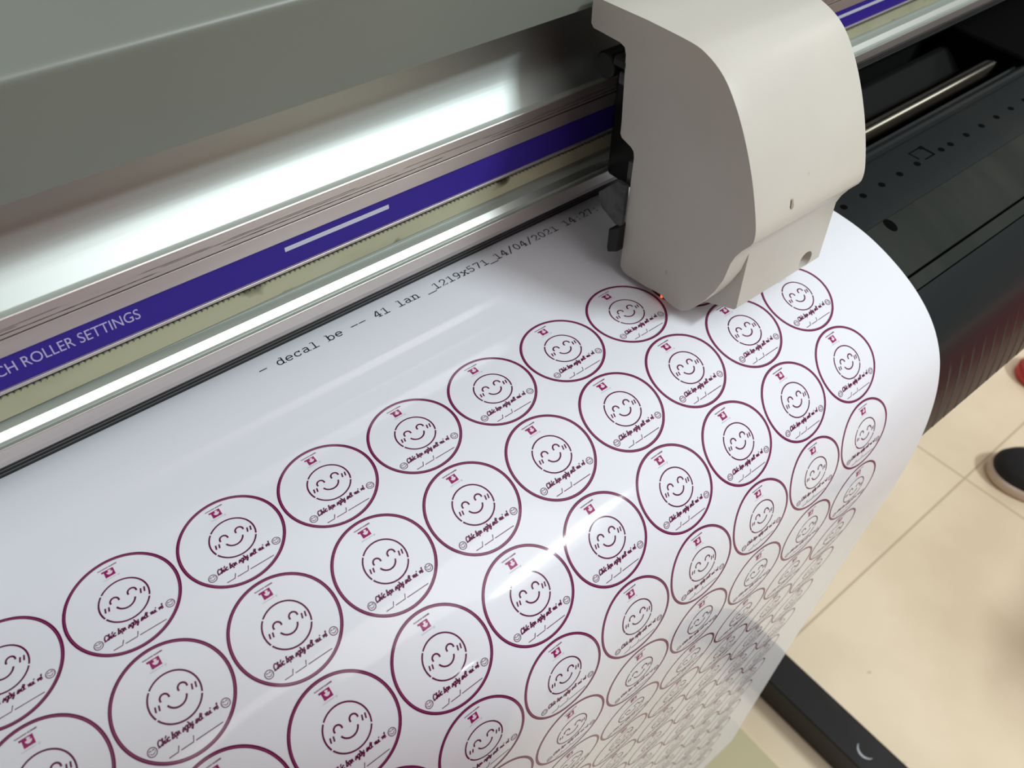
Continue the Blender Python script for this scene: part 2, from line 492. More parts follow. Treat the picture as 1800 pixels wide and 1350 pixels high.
finish(bm, 'rib', apron, [M['apron']], smooth=60)

# pit behind the platen with the feed roller
bm = bmesh.new()
box(bm, XL, 26, .2, 2.4, -1.6, -1.2)
box(bm, XL, 26, .12, .22, -1.6, -.12)
finish(bm, 'feed_trough', PR, [M['black']])
bm = bmesh.new()
prism(bm, [(.30, -.14), (.42, -.10), (.52, -.16), (.52, -.3), (.30, -.3)], XL, 16.35)
prism(bm, [(.56, -.22), (.62, -.20), (.66, -.26), (.66, -.4), (.56, -.4)], XL, 16.35)
finish(bm, 'feed_lip', PR, [M['black_plate']], smooth=40, bevel=.01)
bm = bmesh.new(); tube(bm, (XL, .98, -.38), (16.2, .98, -.38), .24, 48)
roller = tag(finish(bm, 'feed_roller', PR, [M['steel']], smooth=40), 'shiny dark steel feed roller')
bm = bmesh.new()
prism(bm, [(1.35, -.75), (1.88, -.30), (2.0, -.30), (2.0, -.9), (1.35, -.9)], XL, 25)
finish(bm, 'rear_guide', PR, [M['rear']], smooth=40, bevel=.02)
# end housing at the right, deep shade under the cover put into its black
bm = bmesh.new()
prism(bm, [(.32, -1.6), (.32, -.08), (.62, -.02), (1.6, .05), (2.3, .10), (2.3, -1.6)], 16.3, 26)
finish(bm, 'shaded_end_housing', PR, [M['hole']], smooth=30, bevel=.05)

# stand: leg posts and feet
for (xa, lab) in ((13.21, 'right'), (-14.5, 'left')):
    bm = bmesh.new(); box(bm, xa, xa + 1.14, -12, 9, FLOOR + .1, FLOOR + 1.3)
    ft = finish(bm, 'stand_foot', PR, [M['leg']], bevel=.06, seg=3)
    bm = bmesh.new(); box(bm, xa + .05, xa + 1.1, 2.2, 4.4, FLOOR + 1.3, -1.6)
    finish(bm, 'stand_post', PR, [M['leg']], bevel=.05)
    for yy in (-11, 8):
        bm = bmesh.new(); tube(bm, (xa + .57, yy, FLOOR), (xa + .57, yy, FLOOR + .12), .45, 24)
        finish(bm, 'foot_pad', ft, [M['black']])
    if lab == 'right':
        bm = bmesh.new()
        N_ = 16; vs = []
        for i in range(N_ + 1):
            t = math.radians(100 + 150 * i / N_); w = .028 * math.sin(math.pi * (i + .5) / (N_ + 1)) + .004
            vs.append((bm.verts.new(W(13.83 + (.26 + w) * math.cos(t), -4.75 + (.26 + w) * math.sin(t), FLOOR + 1.3015)),
                       bm.verts.new(W(13.83 + (.26 - w) * math.cos(t), -4.75 + (.26 - w) * math.sin(t), FLOOR + 1.3015))))
        for i in range(N_): bm.faces.new((vs[i][0], vs[i + 1][0], vs[i + 1][1], vs[i][1]))
        tag(finish(bm, 'chalk_mark', ft, [M['chalk']]), 'white curved scuff')

# ------------------------------------------------------------------ print carriage
XA, XF0, XF1, XB = 6.40, 6.70, 7.80, 8.20
CA = empty('print_carriage', W(7.3, 0, .1), 'cream plastic print head carriage standing over the vinyl on the rail', 'print carriage')
back = [(1.36, 3.10), (1.37, 2.98), (1.37, 2.83), (1.33, 2.79), (.93, 2.775), (.86, 2.75), (.835, 2.68), (.79, 1.96), (.79, 1.83), (.76, 1.79),
        (.61, 1.745), (.565, 1.71), (.55, 1.64), (.55, 1.27), (.55, .27), (.545, .17), (.50, .115), (.41, .10), (.1, .125), (-.12, .165)]
lowA = [(-.24, .13), (-.36, .115), (-.46, .135), (-.55, .195), (-.62, .28), (-.76, .50), (-.85, .68), (-.92, .88), (-.955, 1.12), (-.99, 1.23), (-1.05, 1.34), (-1.13, 1.45)]
lowB = [(-.24, .13), (-.36, .125), (-.46, .14), (-.55, .165), (-.64, .205), (-.80, .27), (-.95, .325), (-.978, .36), (-.955, 1.12), (-.99, 1.23), (-1.05, 1.34), (-1.13, 1.45)]
front = smoothpts([(-1.15, 1.50), (-1.14, 1.64), (-1.04, 1.93), (-.90, 2.24), (-.72, 2.55), (-.53, 2.80), (-.37, 2.945), (-.18, 3.04), (.03, 3.085), (.6, 3.105)], 4)
PA = back + lowA + front; PB = back + lowB + front
bm = bmesh.new()
stations = [(XA, PA), (XF0, PA), (XF0, PB), (XB, PB)]
R = [[bm.verts.new(W(x, y, z)) for (y, z) in P] for x, P in stations]
n = len(PA)
for a in range(len(R) - 1):
    for i in range(n):
        j = (i + 1) % n
        vs = [R[a][i], R[a][j], R[a + 1][j], R[a + 1][i]]
        if (vs[0].co - vs[3].co).length < 1e-7 and (vs[1].co - vs[2].co).length < 1e-7: continue
        bm.faces.new(vs)
bm.faces.new(list(reversed(R[0]))); bm.faces.new(R[-1])
bmesh.ops.remove_doubles(bm, verts=bm.verts, dist=1e-6)
bmesh.ops.dissolve_degenerate(bm, edges=bm.edges, dist=1e-7)
bmesh.ops.triangulate(bm, faces=[f for f in bm.faces if len(f.verts) > 6])
shell = finish(bm, 'carriage_cover', CA, [M['shell'], M['black']], smooth=24)
tag(shell, 'cream moulded carriage cover with rounded front')
bv = shell.modifiers.new('bevel', 'BEVEL'); bv.width = .045 * SC; bv.segments = 4; bv.limit_method = 'ANGLE'; bv.angle_limit = math.radians(38)
# notch cut into the lower edge at the right
bm = bmesh.new(); tube(bm, (7.90, -1.6, .46), (7.90, -.80, .46), .115, 28)
for v in bm.verts: v.co.z += (.0)
cut = finish(bm, 'notch_cutter', None, [M['shell']])
bo = shell.modifiers.new('cut', 'BOOLEAN'); bo.operation = 'DIFFERENCE'; bo.object = cut; bo.solver = 'EXACT'
bpy.context.view_layer.update()
dg = bpy.context.evaluated_depsgraph_get()
me2 = bpy.data.meshes.new_from_object(shell.evaluated_get(dg))
shell.modifiers.clear(); shell.data = me2
bpy.data.objects.remove(cut)
me2.set_sharp_from_angle(angle=math.radians(40))
# small moulded dimple on the front
DX, DZ = 6.95, 1.717
M['mark'] = mat('moulding_mark', (.34, .31, .25), .45)
bm = bmesh.new()
dc = bm.verts.new(W(DX, -1.134, DZ)); ring_ = []
for i in range(20):
    t_ = 2 * math.pi * i / 20
    ring_.append(bm.verts.new(W(DX + .026 * math.cos(t_) * (1 if math.sin(t_) < 0 else .6), -1.118 + .26 * .055 * math.sin(t_) - .012, DZ + .055 * math.sin(t_))))
for i in range(20): bm.faces.new((dc, ring_[i], ring_[(i + 1) % 20]))
tag(finish(bm, 'moulding_mark', CA, [M['mark']], smooth=60), 'small oval moulding mark')
# carrier chassis behind the cover
bm = bmesh.new(); box(bm, 7.15, 8.1, .50, 1.66, .62, 2.72)
ch = finish(bm, 'chassis', CA, [M['black']], bevel=.05)
bm = bmesh.new()
tube(bm, (6.60, 1.32, 2.34), (7.2, 1.32, 2.34), .15, 28)
finish(bm, 'guide_wheel', CA, [M['black']], smooth=40, bevel=.02)
bm = bmesh.new(); box(bm, 6.40, 7.2, .80, 1.0, 2.52, 2.62)
finish(bm, 'latch_arm', CA, [M['black']], bevel=.02)
bm = bmesh.new(); box(bm, 6.42, 6.58, .80, .92, 2.34, 2.48); finish(bm, 'latch', CA, [M['bracket']], bevel=.02)
bm = bmesh.new(); box(bm, 6.42, 6.50, .56, .64, 1.25, 1.56)
finish(bm, 'clip', CA, [M['bracket']], bevel=.01)
# grey bracket and black tab beside the nozzle plate
def plate_x(bm, pts, x0, x1): prism(bm, pts, x0, x1)
bm = bmesh.new(); plate_x(bm, [(.98, 1.02), (.95, .90), (.90, .84), (.80, .80), (.66, .74), (.56, .76), (.56, 1.30), (.70, 1.30)], 6.34, 6.40)
finish(bm, 'side_bracket', CA, [M['bracket']], bevel=.01)
bm = bmesh.new(); plate_x(bm, [(.70, .33), (.72, .40), (.72, .66), (.66, .70), (.545, .78), (.545, .42)], 6.30, 6.50)
finish(bm, 'black_tab', CA, [M['black']], bevel=.02, seg=3)
# print head underneath
bm = bmesh.new(); box(bm, 6.6, 8.0, -.25, .45, .045, .35)
ph_ = finish(bm, 'print_head', CA, [M['black']], bevel=.02)
M['led'] = mat('red_led', (.9, .08, .02), .4)
N, L, b = nodes(M['led']); b.inputs['Emission Color'].default_value = (1, .07, .02, 1); b.inputs['Emission Strength'].default_value = 2.2
bm = bmesh.new(); tube(bm, (6.46, -.11, .07), (6.46, -.11, .12), .014, 12)
tag(finish(bm, 'laser_diode', ph_, [M['led']]), 'small glowing red light')

# ------------------------------------------------------------------ vinyl sheet
XE = 9.697; XV0 = XE - 25.4
S_BACK, S_END = -2.36, 17.0
bm = bmesh.new()
ss = []
s = S_BACK
while s < 6: ss.append(s); s += .04
while s < S_END: ss.append(s); s += .25
xs_ = [XV0 + (XE - .01 - XV0) * i / 59 for i in range(60)] + [XE]
rows = []
for s in ss:
    y, z = yz(s, 0)
    rows.append([bm.verts.new(W(x, y, z)) for x in xs_])
for a in range(len(rows) - 1):
    for b_ in range(60):
        bm.faces.new((rows[a][b_], rows[a + 1][b_], rows[a + 1][b_ + 1], rows[a][b_ + 1]))
me = bpy.data.meshes.new('vinyl_sheet'); bm.to_mesh(me); bm.free()
for p in me.polygons: p.use_smooth = True
_cnt = {}
for p in me.polygons:
    for ek in p.edge_keys: _cnt[ek] = _cnt.get(ek, 0) + 1
for e_ in me.edges: e_.use_edge_sharp = _cnt.get(e_.key, 0) < 2
VS = empty('vinyl_sheet', W(5, -2.5, -15.5), 'glossy white vinyl printed with round smiley stickers, curving down over the printer front', 'vinyl sheet')
sheet = link('vinyl_film', me, VS, [M['vinyl']])
sol = sheet.modifiers.new('thickness', 'SOLIDIFY'); sol.thickness = .0003; sol.offset = -1
# check the outward side
if sheet.data.polygons[0].normal.z < 0: sheet.data.flip_normals()

# ---- strokes on the sheet
OFF = .0022
def ribbon(out, pts, w, mi=0, cap=True, closed=False):
    """pts: (x, v) with v towards the rear; out collects quads in the flat sticker plane"""
    n = len(pts)
    L_, R_ = [], []
    for i in range(n):
        if closed: p0, p1 = pts[(i - 1) % n], pts[(i + 1) % n]
        else: p0, p1 = pts[max(0, i - 1)], pts[min(n - 1, i + 1)]
        dx, dy = p1[0] - p0[0], p1[1] - p0[1]; l = math.hypot(dx, dy) or 1e-9
        dx /= l; dy /= l
        x, y = pts[i]
        if not closed and cap:
            if i == 0: x -= dx * w * .42; y -= dy * w * .42
            if i == n - 1: x += dx * w * .42; y += dy * w * .42
        L_.append((x - dy * w / 2, y + dx * w / 2)); R_.append((x + dy * w / 2, y - dx * w / 2))
    for i in range(n if closed else n - 1):
        j = (i + 1) % n
        out.append(([R_[i], R_[j], L_[j], L_[i]], mi))
def poly(out, pts, mi=0): out.append((pts, mi))
def circ(cx, cy, rx, a0=0, a1=360, n=24, ry=None):
    ry = rx if ry is None else ry
    return [(cx + rx * math.cos(math.radians(a0 + (a1 - a0) * i / n)), cy + ry * math.sin(math.radians(a0 + (a1 - a0) * i / n))) for i in range(n + 1)]
def build_print(name, quads, s_c, mats, xoff=0.0, lift=0.0):
    """flat art -> mesh lying on the curved film; x is local so that the object can be moved along x"""
    bm = bmesh.new()
    for pts, mi in quads:
        vs = []
        for (x, v) in pts:
            y, z = yz(s_c - v, OFF + lift)
            vs.append(bm.verts.new(Vector(((x + xoff) * SC, y * SC, (z - FLOOR) * SC))))
        f = bm.faces.new(vs); f.material_index = mi
    bm.normal_update()
    for f in bm.faces:
        v_ = f.calc_center_median()
        if f.normal.z < -.05 or (abs(f.normal.z) <= .05 and f.normal.y > 0): f.normal_flip()
    me = bpy.data.meshes.new(name); bm.to_mesh(me); bm.free()
    for m_ in mats: me.materials.append(m_)
    return me

# cursive letters for the greeting (x, y in x-heights; stroke lists)
def A_(cx, cy, rx, ry, a0, a1, n=8): return circ(cx, cy, rx, a0, a1, n, ry)
GL = {
 'C': (1.25, [A_(.62, .85, .55, .85, 40, 320, 14), [(.3, .3), (.05, -.1), (.5, 0)]]),
 'h': (.85, [[(.0, .0), (.25, .9), (.38, 1.7), (.22, 1.8), (.18, 1.2), (.2, 0)], [(.2, .5), (.45, .98), (.62, .8), (.6, .1), (.85, .05)]]),
 'u': (.85, [[(.0, .1), (.15, .95), (.15, .25), (.35, .0), (.6, .4), (.65, .95), (.62, .1), (.85, .1)]]),
 'c': (.68, [A_(.38, .5, .33, .5, 50, 310, 10) + [(.68, .15)]]),
 'b': (.85, [[(.0, .0), (.22, .9), (.36, 1.7), (.2, 1.75), (.16, 1.0), (.18, .1)], A_(.45, .45, .3, .45, 180, 520, 12)]),
 'a': (.85, [A_(.38, .5, .34, .5, 30, 390, 12), [(.68, .95), (.66, .1), (.85, .08)]]),
 'n': (.85, [[(.0, .1), (.15, .95), (.15, .0)], [(.15, .5), (.42, .98), (.6, .8), (.6, .1), (.85, .08)]]),
 'g': (.85, [A_(.38, .5, .34, .5, 30, 390, 12), [(.70, .95), (.66, -.3), (.45, -.75), (.15, -.55), (.85, .1)]]),
 'y': (.85, [[(.0, .8), (.15, .95), (.18, .3), (.4, .05), (.65, .5)], [(.70, .95), (.62, -.3), (.40, -.75), (.1, -.5), (.85, .1)]]),
 'm': (1.2, [[(.0, .1), (.12, .95), (.12, .0)], [(.12, .5), (.36, .98), (.5, .8), (.5, .0)], [(.5, .5), (.76, .98), (.9, .8), (.9, .1), (1.2, .08)]]),
 'o': (.78, [A_(.38, .5, .34, .5, 80, 440, 12), [(.42, .98), (.78, .8)]]),
 'i': (.42, [[(.0, .1), (.15, .95), (.15, .15), (.42, .1)]]),
 'v': (.75, [[(.0, .8), (.14, .95), (.25, .05), (.5, .4), (.62, .95), (.75, .85)]]),
 'e': (.68, [[(.08, .45), (.6, .6), (.45, .98), (.15, .85), (.08, .4), (.25, .02), (.68, .2)]]),
}
AC = {'ac': [(.35, 1.25), (.6, 1.65)], 'gr': [(.2, 1.6), (.5, 1.25)], 'dot': [(.38, -.4), (.46, -.4)], 'hook': [(.7, .95), (.95, 1.15), (.9, 1.35)], 'idot': [(.2, 1.35), (.24, 1.4)],
      'qn': [(.3, 1.5), (.5, 1.65), (.5, 1.4), (.38, 1.25)]}
WORD = [('C', ()), ('h', ()), ('u', ('ac',)), ('c', ()), (' ', ()), ('b', ()), ('a', ('dot',)), ('n', ()), (' ', ()), ('n', ()), ('g', ()), ('a', ('gr',)), ('y', ()), (' ', ()),
        ('m', ()), ('o', ('ac', 'hook')), ('i', ('idot',)), (' ', ()), ('v', ()), ('u', ()), ('i', ('idot',)), (' ', ()), ('v', ()), ('e', ('qn',))]
def greeting():
    q = []; x = 0; st = []
    for ch, ac in WORD:
        if ch == ' ': x += .75; continue
        w_, strokes = GL[ch]
        for s_ in strokes: st.append([(x + a, b2) for a, b2 in s_])
        for a_ in ac: st.append([(x + a, b2) for a, b2 in AC[a_]])
        x += w_
    xh = .029; sx = .505 / (x + .2)
    for s_ in st:
        ribbon(q, [(-.252 + sx * (a + .28 * b2), -.262 + xh * b2) for a, b2 in s_], .0112)
    return q
def face_art():
    q = []
    cx, cy, r = .017, .013, .207
    ang = lambda p: math.degrees(math.atan2(p[1] - cy, p[0] - cx))
    g1 = ang((-.133, .16)); g2 = ang((.205, -.078)); g3 = ang((-.17, -.07))
    gs = sorted([g1 % 360, g2 % 360, g3 % 360])
    for i in range(3):
        a0 = gs[i] + 3.6; a1 = (gs[(i + 1) % 3] + (360 if i == 2 else 0)) - 3.6
        ribbon(q, circ(cx, cy, r, a0, a1, max(8, int((a1 - a0) / 6))), .0150)
    ribbon(q, circ(-.054, .046, .036, 190, -10, 12), .0160)
    ribbon(q, circ(.097, .046, .036, 190, -10, 12), .0160)
    ribbon(q, circ(.021, .008, .084, 202, 338, 16), .0160)
    for a, b2 in (((-.144, .020), (-.152, -.014)), ((-.114, .016), (-.122, -.016)), ((.164, .024), (.154, -.012)), ((.195, .024), (.186, -.012))):
        ribbon(q, [a, b2], .0140)
    return q
def mini_face(cx, cy):
    q = []
    ribbon(q, circ(cx, cy, .036, 0, 360, 20)[:-1], .0070, closed=True)
    ribbon(q, circ(cx - .013, cy + .010, .007, 180, 0, 5), .006)
    ribbon(q, circ(cx + .013, cy + .010, .007, 180, 0, 5), .006)
    ribbon(q, circ(cx, cy - .001, .017, 205, 335, 7), .006)
    ribbon(q, [(cx - .026, cy + .001), (cx - .022, cy - .006)], .004); ribbon(q, [(cx + .026, cy + .001), (cx + .023, cy - .006)], .004)
    return q
def letter_art():
    q = greeting() + mini_face(-.302, -.262) + mini_face(.313, -.256)
    y = -.373; w = .0080
    ribbon(q, [(-.217, y), (-.146, y), (-.124, y + .038)], w)
    ribbon(q, [(-.118, y), (-.020, y), (-.001, y + .040)], w)
    ribbon(q, [(.004, y), (.226, y)], w)
    return q
def logo_art():
    q = []
    random.seed(5)
    # tiny line of capitals above, tiny script line below (too small to read)
    x = -.072
    while x < .085:
        h_ = .012
        k = random.choice((0, 1, 2))
        if k == 0: ribbon(q, [(x, .402), (x, .402 + h_)], .0034, 1); ribbon(q, [(x, .402 + h_ * .5), (x + .007, .402 + h_ * .5)], .0034, 1); ribbon(q, [(x + .007, .402), (x + .007, .402 + h_)], .0034, 1)
        elif k == 1: ribbon(q, [(x, .402), (x + .004, .402 + h_), (x + .008, .402)], .0034, 1)
        else: ribbon(q, circ(x + .004, .402 + h_ / 2, .0045, 0, 300, 6), .0034, 1)
        x += .0115 if not (-.002 < x < .01) else .018
    # square with a lighter round shape and dots, T bar at its left
    poly(q, [(-.034, .304), (.052, .304), (.052, .384), (-.034, .384)], 0)
    poly(q, [(-.052, .366), (-.034, .366), (-.034, .384), (-.052, .384)], 0)
    x = -.062
    while x < .078:
        ribbon(q, [(x, .282), (x + .004, .291), (x + .007, .282)], .0022, 3); x += .0125 if random.random() < .8 else .02
    ribbon(q, [(.070, .279), (.066, .272)], .003, 3)
    return q
def logo_top():
    q = []
    poly(q, circ(.012, .350, .026, 0, 330, 11), 0)
    return q
def logo_dots():
    q = []
    poly(q, circ(-.006, .362, .011, 0, 320, 8), 0); poly(q, circ(.031, .357, .007, 0, 320, 8), 0)
    poly(q, [(-.034, .304), (-.012, .304), (-.034, .326)], 0)
    return q
def ring_art():
    q = []
    n = 120
    ribbon(q, circ(0, 0, .4785, 0, 360, n)[:-1], .0145, 0, closed=True)
    ribbon(q, circ(0, 0, .4685, 0, 360, n)[:-1], .0055, 1, closed=True)
    ribbon(q, circ(0, 0, .4610, 0, 360, n)[:-1], .0095, 0, closed=True)
    return q
M['ink_pale'] = mat('ink_pale', (.78, .66, .74), .5, 0, .12, .62, .075)
H = 1.0063
vis = {1: (-2, 8), 2: (-2, 8), 3: (-1, 8), 4: (0, 8), 5: (1, 8), 6: (2, 8), 7: (3, 8), 8: (3, 8), 9: (4, 8), 10: (4, 8), 11: (5, 8), 12: (5, 8),
       13: (6, 8), 14: (6, 8), 15: (7, 8), 16: (7, 8)}
def placed(name, me, parent, x):
    o = bpy.data.objects.new(name, me); C.objects.link(o); o.parent = parent
    off = Vector(VS.location)
    if parent is VS: o.location = Vector((x * SC, 0, 0)) - off
    else: o.location = (0, 0, 0)
    return o
for k, (j0, j1) in vis.items():
    s_c = (k - 1) * H
    mr = build_print('sticker_ring', ring_art(), s_c, [M['ink'], M['ink_mid']])
    mf = build_print('smiley_face', face_art(), s_c, [M['ink']])
    ml = build_print('greeting', letter_art(), s_c, [M['ink']])
    mg = build_print('logo', logo_art(), s_c, [M['ink_logo'], M['ink'], M['ink_pale'], M['ink_grey']])
    bmx = bmesh.new(); bmx.from_mesh(mg)
    t1 = build_print('t1', logo_top(), s_c, [], 0, .0012); t2 = build_print('t2', logo_dots(), s_c, [], 0, .0022)
    n0 = len(bmx.faces); bmx.from_mesh(t1); bmx.faces.ensure_lookup_table(); n1 = len(bmx.faces)
    for f in bmx.faces[n0:]: f.material_index = 2
    bmx.from_mesh(t2); bmx.faces.ensure_lookup_table()
    for f in bmx.faces[n1:]: f.material_index = 1 if False else 0
    bmx.to_mesh(mg); bmx.free()
    for j in range(j0, j1 + 1):
        st = placed('printed_sticker', mr, VS, j - .0036 * (k - 1))
        placed('smiley_face', mf, st, 0); placed('greeting', ml, st, 0); placed('logo', mg, st, 0)

# header line in typewriter letters
def cpoly(*p): return list(p)
def serif(x, y, w=.13): return [(x - w, y), (x + w, y)]
TY = {   # cell 0.6 wide, height .62 digits, .43 x-height
 '-': [[(.08, .27), (.52, .27)]],
 '_': [[(-.02, -.14), (.62, -.14)]],
 '/': [[(.10, -.08), (.50, .70)]],
 ':': [[(.29, .03), (.31, .03)], [(.29, .37), (.31, .37)]],
 '0': [circ(.30, .31, .19, 90, 450, 20, .31)],
 '1': [[(.13, .52), (.32, .62), (.32, 0)], [(.12, 0), (.50, 0)]],
 '2': [circ(.29, .44, .18, 165, -30, 12, .18) + [(.10, .0), (.49, 0), (.49, .05)]],
 '4': [[(.39, 0), (.39, .62), (.34, .62), (.09, .20), (.09, .18), (.50, .18)], [(.28, 0), (.50, 0)]],
 '5': [[(.44, .62), (.16, .62), (.15, .33)] + circ(.28, .19, .19, 130, -150, 14, .19)],
 '7': [[(.10, .55), (.10, .62), (.49, .62), (.49, .57), (.27, 0)]],
 '9': [circ(.29, .43, .18, 0, 360, 18, .19), [(.47, .43), (.46, .22), (.34, .03), (.14, 0)]],
 'd': [[(.34, .60), (.45, .60), (.45, 0), (.55, 0)], circ(.27, .21, .185, 0, 360, 18, .21)],
 'e': [[(.09, .22), (.50, .22)] + circ(.30, .21, .205, 5, 310, 18, .21)],
 'c': [circ(.30, .21, .20, 45, 320, 16, .21), [(.46, .42), (.46, .32)]],
 'a': [[(.14, .40)] + circ(.28, .31, .14, 110, 0, 6, .12) + [(.42, .0), (.53, 0)], circ(.26, .12, .16, 35, 330, 14, .12)],
 'l': [[(.16, .60), (.31, .60), (.31, 0)], [(.10, 0), (.52, 0)]],
 'b': [[(.03, .60), (.13, .60), (.13, 0), (.03, 0)], circ(.32, .21, .19, 180, -180, 18, .21)],
 'n': [[(.05, .42), (.15, .42), (.15, 0)], [(.06, 0), (.24, 0)], [(.15, .27)] + circ(.30, .28, .15, 160, 0, 8, .14) + [(.45, 0)], [(.36, 0), (.54, 0)]],
 'x': [[(.10, .42), (.50, 0)], [(.48, .42), (.11, 0)], [(.05, .42), (.19, .42)], [(.40, .42), (.54, .42)], [(.04, 0), (.20, 0)], [(.40, 0), (.56, 0)]],
}
HDR = '- decal be -- 41 lan _1219x571_14/04/2021 14:27:38'
q = []
EM = .178; CP = .1050; HX = 2.155; HY = 1.745
for i, c_ in enumerate(HDR):
    for s_ in TY.get(c_, []):
        ribbon(q, [(HX + i * CP + a * EM, HY + b2 * EM) for a, b2 in s_], .017 if c_ == ':' else .0140)
me = build_print('header_line', q, 0.0, [M['ink_black']])
o = placed('header_line', me, VS, 0); tag(o, 'black typewriter print line')
# faint ink streaks and magenta haze: small stray dots
# ------------------------------------------------------------------ things on the floor
def shoe(name, x, y, rot, m_up, label, lx=5.6, wd_=2.0):
    root = empty(name, W(x, y, FLOOR), label, 'shoe')
    root.rotation_euler = (0, 0, rot)
    def outline(t, sc_w=1, sc_l=1):
        # t 0..1 round the sole, toe at +x
        a = 2 * math.pi * t
        c, s_ = math.cos(a), math.sin(a)
        xx = lx / 2 * sc_l * math.copysign(abs(c) ** .8, c)
        ww = wd_ / 2 * sc_w * (1.0 + .10 * c - .12 * math.cos(2 * a + 1.2) * .5)
        return xx, ww * math.copysign(abs(s_) ** .85, s_)
    def ringz(z, sw, sl, dx=0, n=48): return [(outline(i / n, sw, sl)[0] + dx, outline(i / n, sw, sl)[1], z) for i in range(n)]
    def loft(nm, rings, m_, par, close=True):
        bm = bmesh.new(); V = []
        for r in rings: V.append([bm.verts.new(Vector(p) * SC) for p in r])
        n = len(rings[0])
        for a in range(len(V) - 1):
            for i in range(n): bm.faces.new((V[a][i], V[a][(i + 1) % n], V[a + 1][(i + 1) % n], V[a + 1][i]))
        bm.faces.new(list(reversed(V[0])))
        if close: bm.faces.new(V[-1])
        bmesh.ops.recalc_face_normals(bm, faces=bm.faces)
        me = bpy.data.meshes.new(nm); bm.to_mesh(me); bm.free()
        for p in me.polygons: p.use_smooth = True
        me.set_sharp_from_angle(angle=math.radians(50)); me.materials.append(m_)
        o = bpy.data.objects.new(nm, me); C.objects.link(o); o.parent = par
        return o
    loft('sole', [ringz(0, .96, .98), ringz(.10, 1.03, 1.02), ringz(.42, 1.03, 1.02), ringz(.50, .98, .99)], M['shoe_sole'] if m_up is M['shoe_black'] else m_up, root)
    # upper: domed toe, open ankle towards the heel
    rings = [ringz(.48, .98, .985), ringz(.75, .97, .975), ringz(1.0, .86, .91), ringz(1.25, .70, .78, -.25), ringz(1.5, .56, .60, -.6), ringz(1.62, .50, .50, -.8), ringz(1.5, .44, .44, -.8), ringz(.8, .42, .44, -.8)]
    loft('upper', rings, m_up, root)
    return root
shoe('slip_on_shoe', 28.87, -3.73, math.radians(118), M['shoe_black'], 'black slip-on shoe with beige sole on the tiles, right picture edge', 5.4, 2.3)
shoe('red_shoe', 34.9, -1.5, math.radians(118), M['shoe_red'], 'plain red shoe standing on the tiles beyond the black one', 5.0, 2.3)
bm = bmesh.new()
pts = [(9.0, -4.4), (9.55, -2.9), (12.0, -2.9), (12.0, -14), (9.0, -14)]
pts = [(6.0, 5.0), (11.95, 5.0), (11.95, -3.55), (6.0, -3.55)]
vs0 = [bm.verts.new(W(x, y, FLOOR)) for x, y in pts]; vs1 = [bm.verts.new(W(x, y, FLOOR + .12)) for x, y in pts]
bm.faces.new(vs1); bm.faces.new(list(reversed(vs0)))
for i in range(4): bm.faces.new((vs0[i], vs0[(i + 1) % 4], vs1[(i + 1) % 4], vs1[i]))
tag(finish(bm, 'green_board', None, [M['board']], bevel=.03), 'pale green board lying on the floor beside the black foot', 'board')

# red cloth panel, added to redden the apron in place of someone in red, in front of the printer (outside the picture, seen only as reflections)
for (xa, xb, yy, lab) in ((23, 50, -15, 'red cloth screen added unseen at the right to redden the apron'),):
    rt = empty('red_reflector', W((xa + xb) / 2, yy, FLOOR), lab, 'reflector')
    bm = bmesh.new(); box(bm, xa, xb, yy - .3, yy + .3, FLOOR + .5, -5); finish(bm, 'panel', rt, [M['red_cloth']], bevel=.1)
    for xx in (xa + 1, xb - 1.6):
        bm = bmesh.new(); box(bm, xx, xx + .6, yy - 3, yy + 3, FLOOR, FLOOR + .5); box(bm, xx, xx + .6, yy - .3, yy + .3, FLOOR + .5, FLOOR + 1.6)
        finish(bm, 'foot', rt, [M['leg']], bevel=.05)

# the photographer: stands close in front of the printer, shades the lower left of the sheet and shows red in the metal
M['skin'] = mat('skin', (.52, .31, .22), .5); M['shirt'] = bump(mat('shirt_cloth', (.45, .04, .045), .85), 300, .4)
M['trousers'] = mat('trouser_cloth', (.02, .022, .03), .9); M['hair'] = mat('hair', (.012, .009, .008), .6)
PX, PY_ = .6, -9.8
per = empty('person', W(PX, PY_, FLOOR), 'person in long red shirt and dark trousers standing close in front of the printer', 'person')
def P3(x, y, z): return W(PX + x, PY_ + y, FLOOR + z)
V = [P3(0, 0, 18.5)]; Ed = []; Rd = [(2.6 * SC, 1.9 * SC)]
def node2(p, rx, ry, parent):
    V.append(P3(*p)); Rd.append((rx * SC, ry * SC)); Ed.append((parent, len(V) - 1)); return len(V) - 1
waist = node2((0, 0, 21.5), 2.3, 1.7, 0); chest = node2((0, 0, 25), 2.9, 2.0, waist); top_ = node2((0, 0, 27.6), 2.2, 1.5, chest)
neck = node2((0, .1, 29.2), 1.05, 1.05, top_); hd = node2((0, .4, 31.2), 1.45, 1.6, neck); crown = node2((0, .3, 33.0), 1.3, 1.5, hd)
nose = node2((0, 2.05, 31.2), .22, .28, hd)
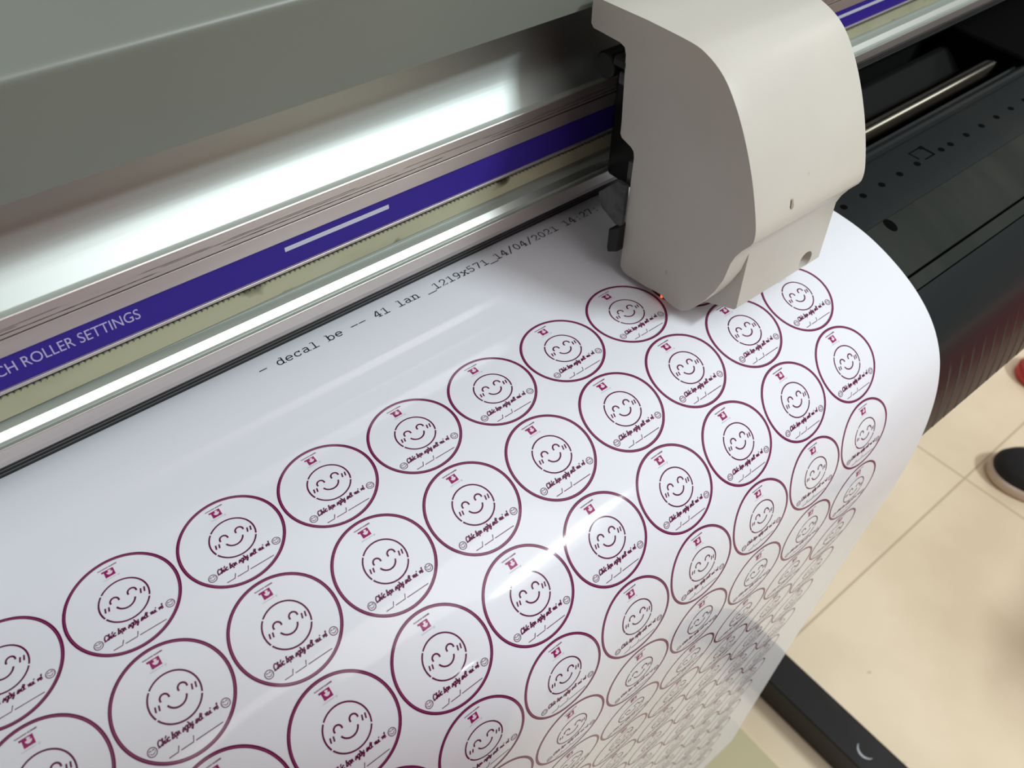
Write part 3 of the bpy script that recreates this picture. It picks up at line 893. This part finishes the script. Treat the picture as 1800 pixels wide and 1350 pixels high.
for sx in (-1, 1):
    ear = node2((sx * 1.6, .2, 31.3), .14, .35, hd)
    sh = node2((sx * 3.9, 0, 27.3), 1.05, 1.05, top_); el = node2((sx * 4.6, .1, 21.3), .78, .78, sh); wr = node2((sx * 4.7, 1.2, 16.6), .5, .55, el)
    pm = node2((sx * 4.7, 1.5, 15.2), .48, .75, wr)
    for q, (dy, ln) in enumerate(((-.5, 1.4), (-.17, 1.7), (.17, 1.65), (.5, 1.35))):
        f1 = node2((sx * 4.7, 1.6 + dy, 14.2), .17, .17, pm); f2 = node2((sx * 4.55, 1.7 + dy, 14.2 - ln * .55), .16, .16, f1); node2((sx * 4.35, 1.75 + dy, 14.2 - ln), .13, .13, f2)
    t1 = node2((sx * 4.5, 2.3, 15.3), .2, .2, pm); node2((sx * 4.35, 2.6, 14.3), .17, .17, t1)
    hp = node2((sx * 1.7, 0, 16.6), 1.7, 1.75, 0); kn = node2((sx * 1.9, .2, 9.4), 1.15, 1.2, hp); an = node2((sx * 2.0, -.1, 1.8), .65, .75, kn); node2((sx * 2.1, 2.6, .75), .7, .65, an)
me = bpy.data.meshes.new('body'); me.from_pydata([tuple(v) for v in V], Ed, [])
ob = bpy.data.objects.new('body_tmp', me); C.objects.link(ob)
sk = ob.modifiers.new('skin', 'SKIN'); sk.use_smooth_shade = True
for i, r in enumerate(Rd): me.skin_vertices[0].data[i].radius = r if isinstance(r, tuple) else (r, r)
me.skin_vertices[0].data[0].use_root = True
sb = ob.modifiers.new('sub', 'SUBSURF'); sb.levels = 2; sb.render_levels = 2
bpy.context.view_layer.update()
bme = bpy.data.meshes.new_from_object(ob.evaluated_get(bpy.context.evaluated_depsgraph_get()))
bpy.data.objects.remove(ob); bme.name = 'body'
for p_ in bme.polygons: p_.use_smooth = True
link('body', bme, per, [M['skin']])
def loft3(name, rings, m_, n=28):
    bm = bmesh.new(); L2 = []
    for (cx, cy, cz, rx, ry) in rings:
        L2.append([bm.verts.new(P3(cx + rx * math.cos(2 * math.pi * i / n), cy + ry * math.sin(2 * math.pi * i / n), cz)) for i in range(n)])
    for a in range(len(L2) - 1):
        for i in range(n): bm.faces.new((L2[a][i], L2[a][(i + 1) % n], L2[a + 1][(i + 1) % n], L2[a + 1][i]))
    return finish(bm, name, per, [m_], smooth=60)
loft3('shirt', [(0, 0, 13.5, 3.7, 2.5), (0, 0, 17, 3.5, 2.5), (0, 0, 21, 3.1, 2.2), (0, 0, 25, 3.8, 2.45), (0, 0, 27, 4.2, 2.1), (0, 0, 28.3, 3.0, 1.7), (0, 0, 29.0, 1.5, 1.35)], M['shirt'])
for sx in (-1, 1):
    loft3('sleeve', [(sx * 4.55, .1, 21.6, 1.25, 1.25), (sx * 4.3, 0, 24.5, 1.35, 1.35), (sx * 3.8, 0, 27.2, 1.4, 1.45), (sx * 3.2, 0, 28.2, .9, 1.2)], M['shirt'])
    loft3('trouser_leg', [(sx * 2.0, 0, 1.2, 1.15, 1.3), (sx * 1.95, .1, 9, 1.5, 1.6), (sx * 1.75, 0, 16.5, 2.1, 2.15), (sx * 1.3, 0, 18.5, 2.2, 2.2)], M['trousers'])
loft3('hair', [(0, -.35, 30.2, 1.75, 1.5), (0, -.05, 31.8, 1.9, 1.85), (0, 0, 33.2, 1.75, 1.8), (0, 0, 34.2, 1.1, 1.2), (0, 0, 34.5, .2, .2)], M['hair'])
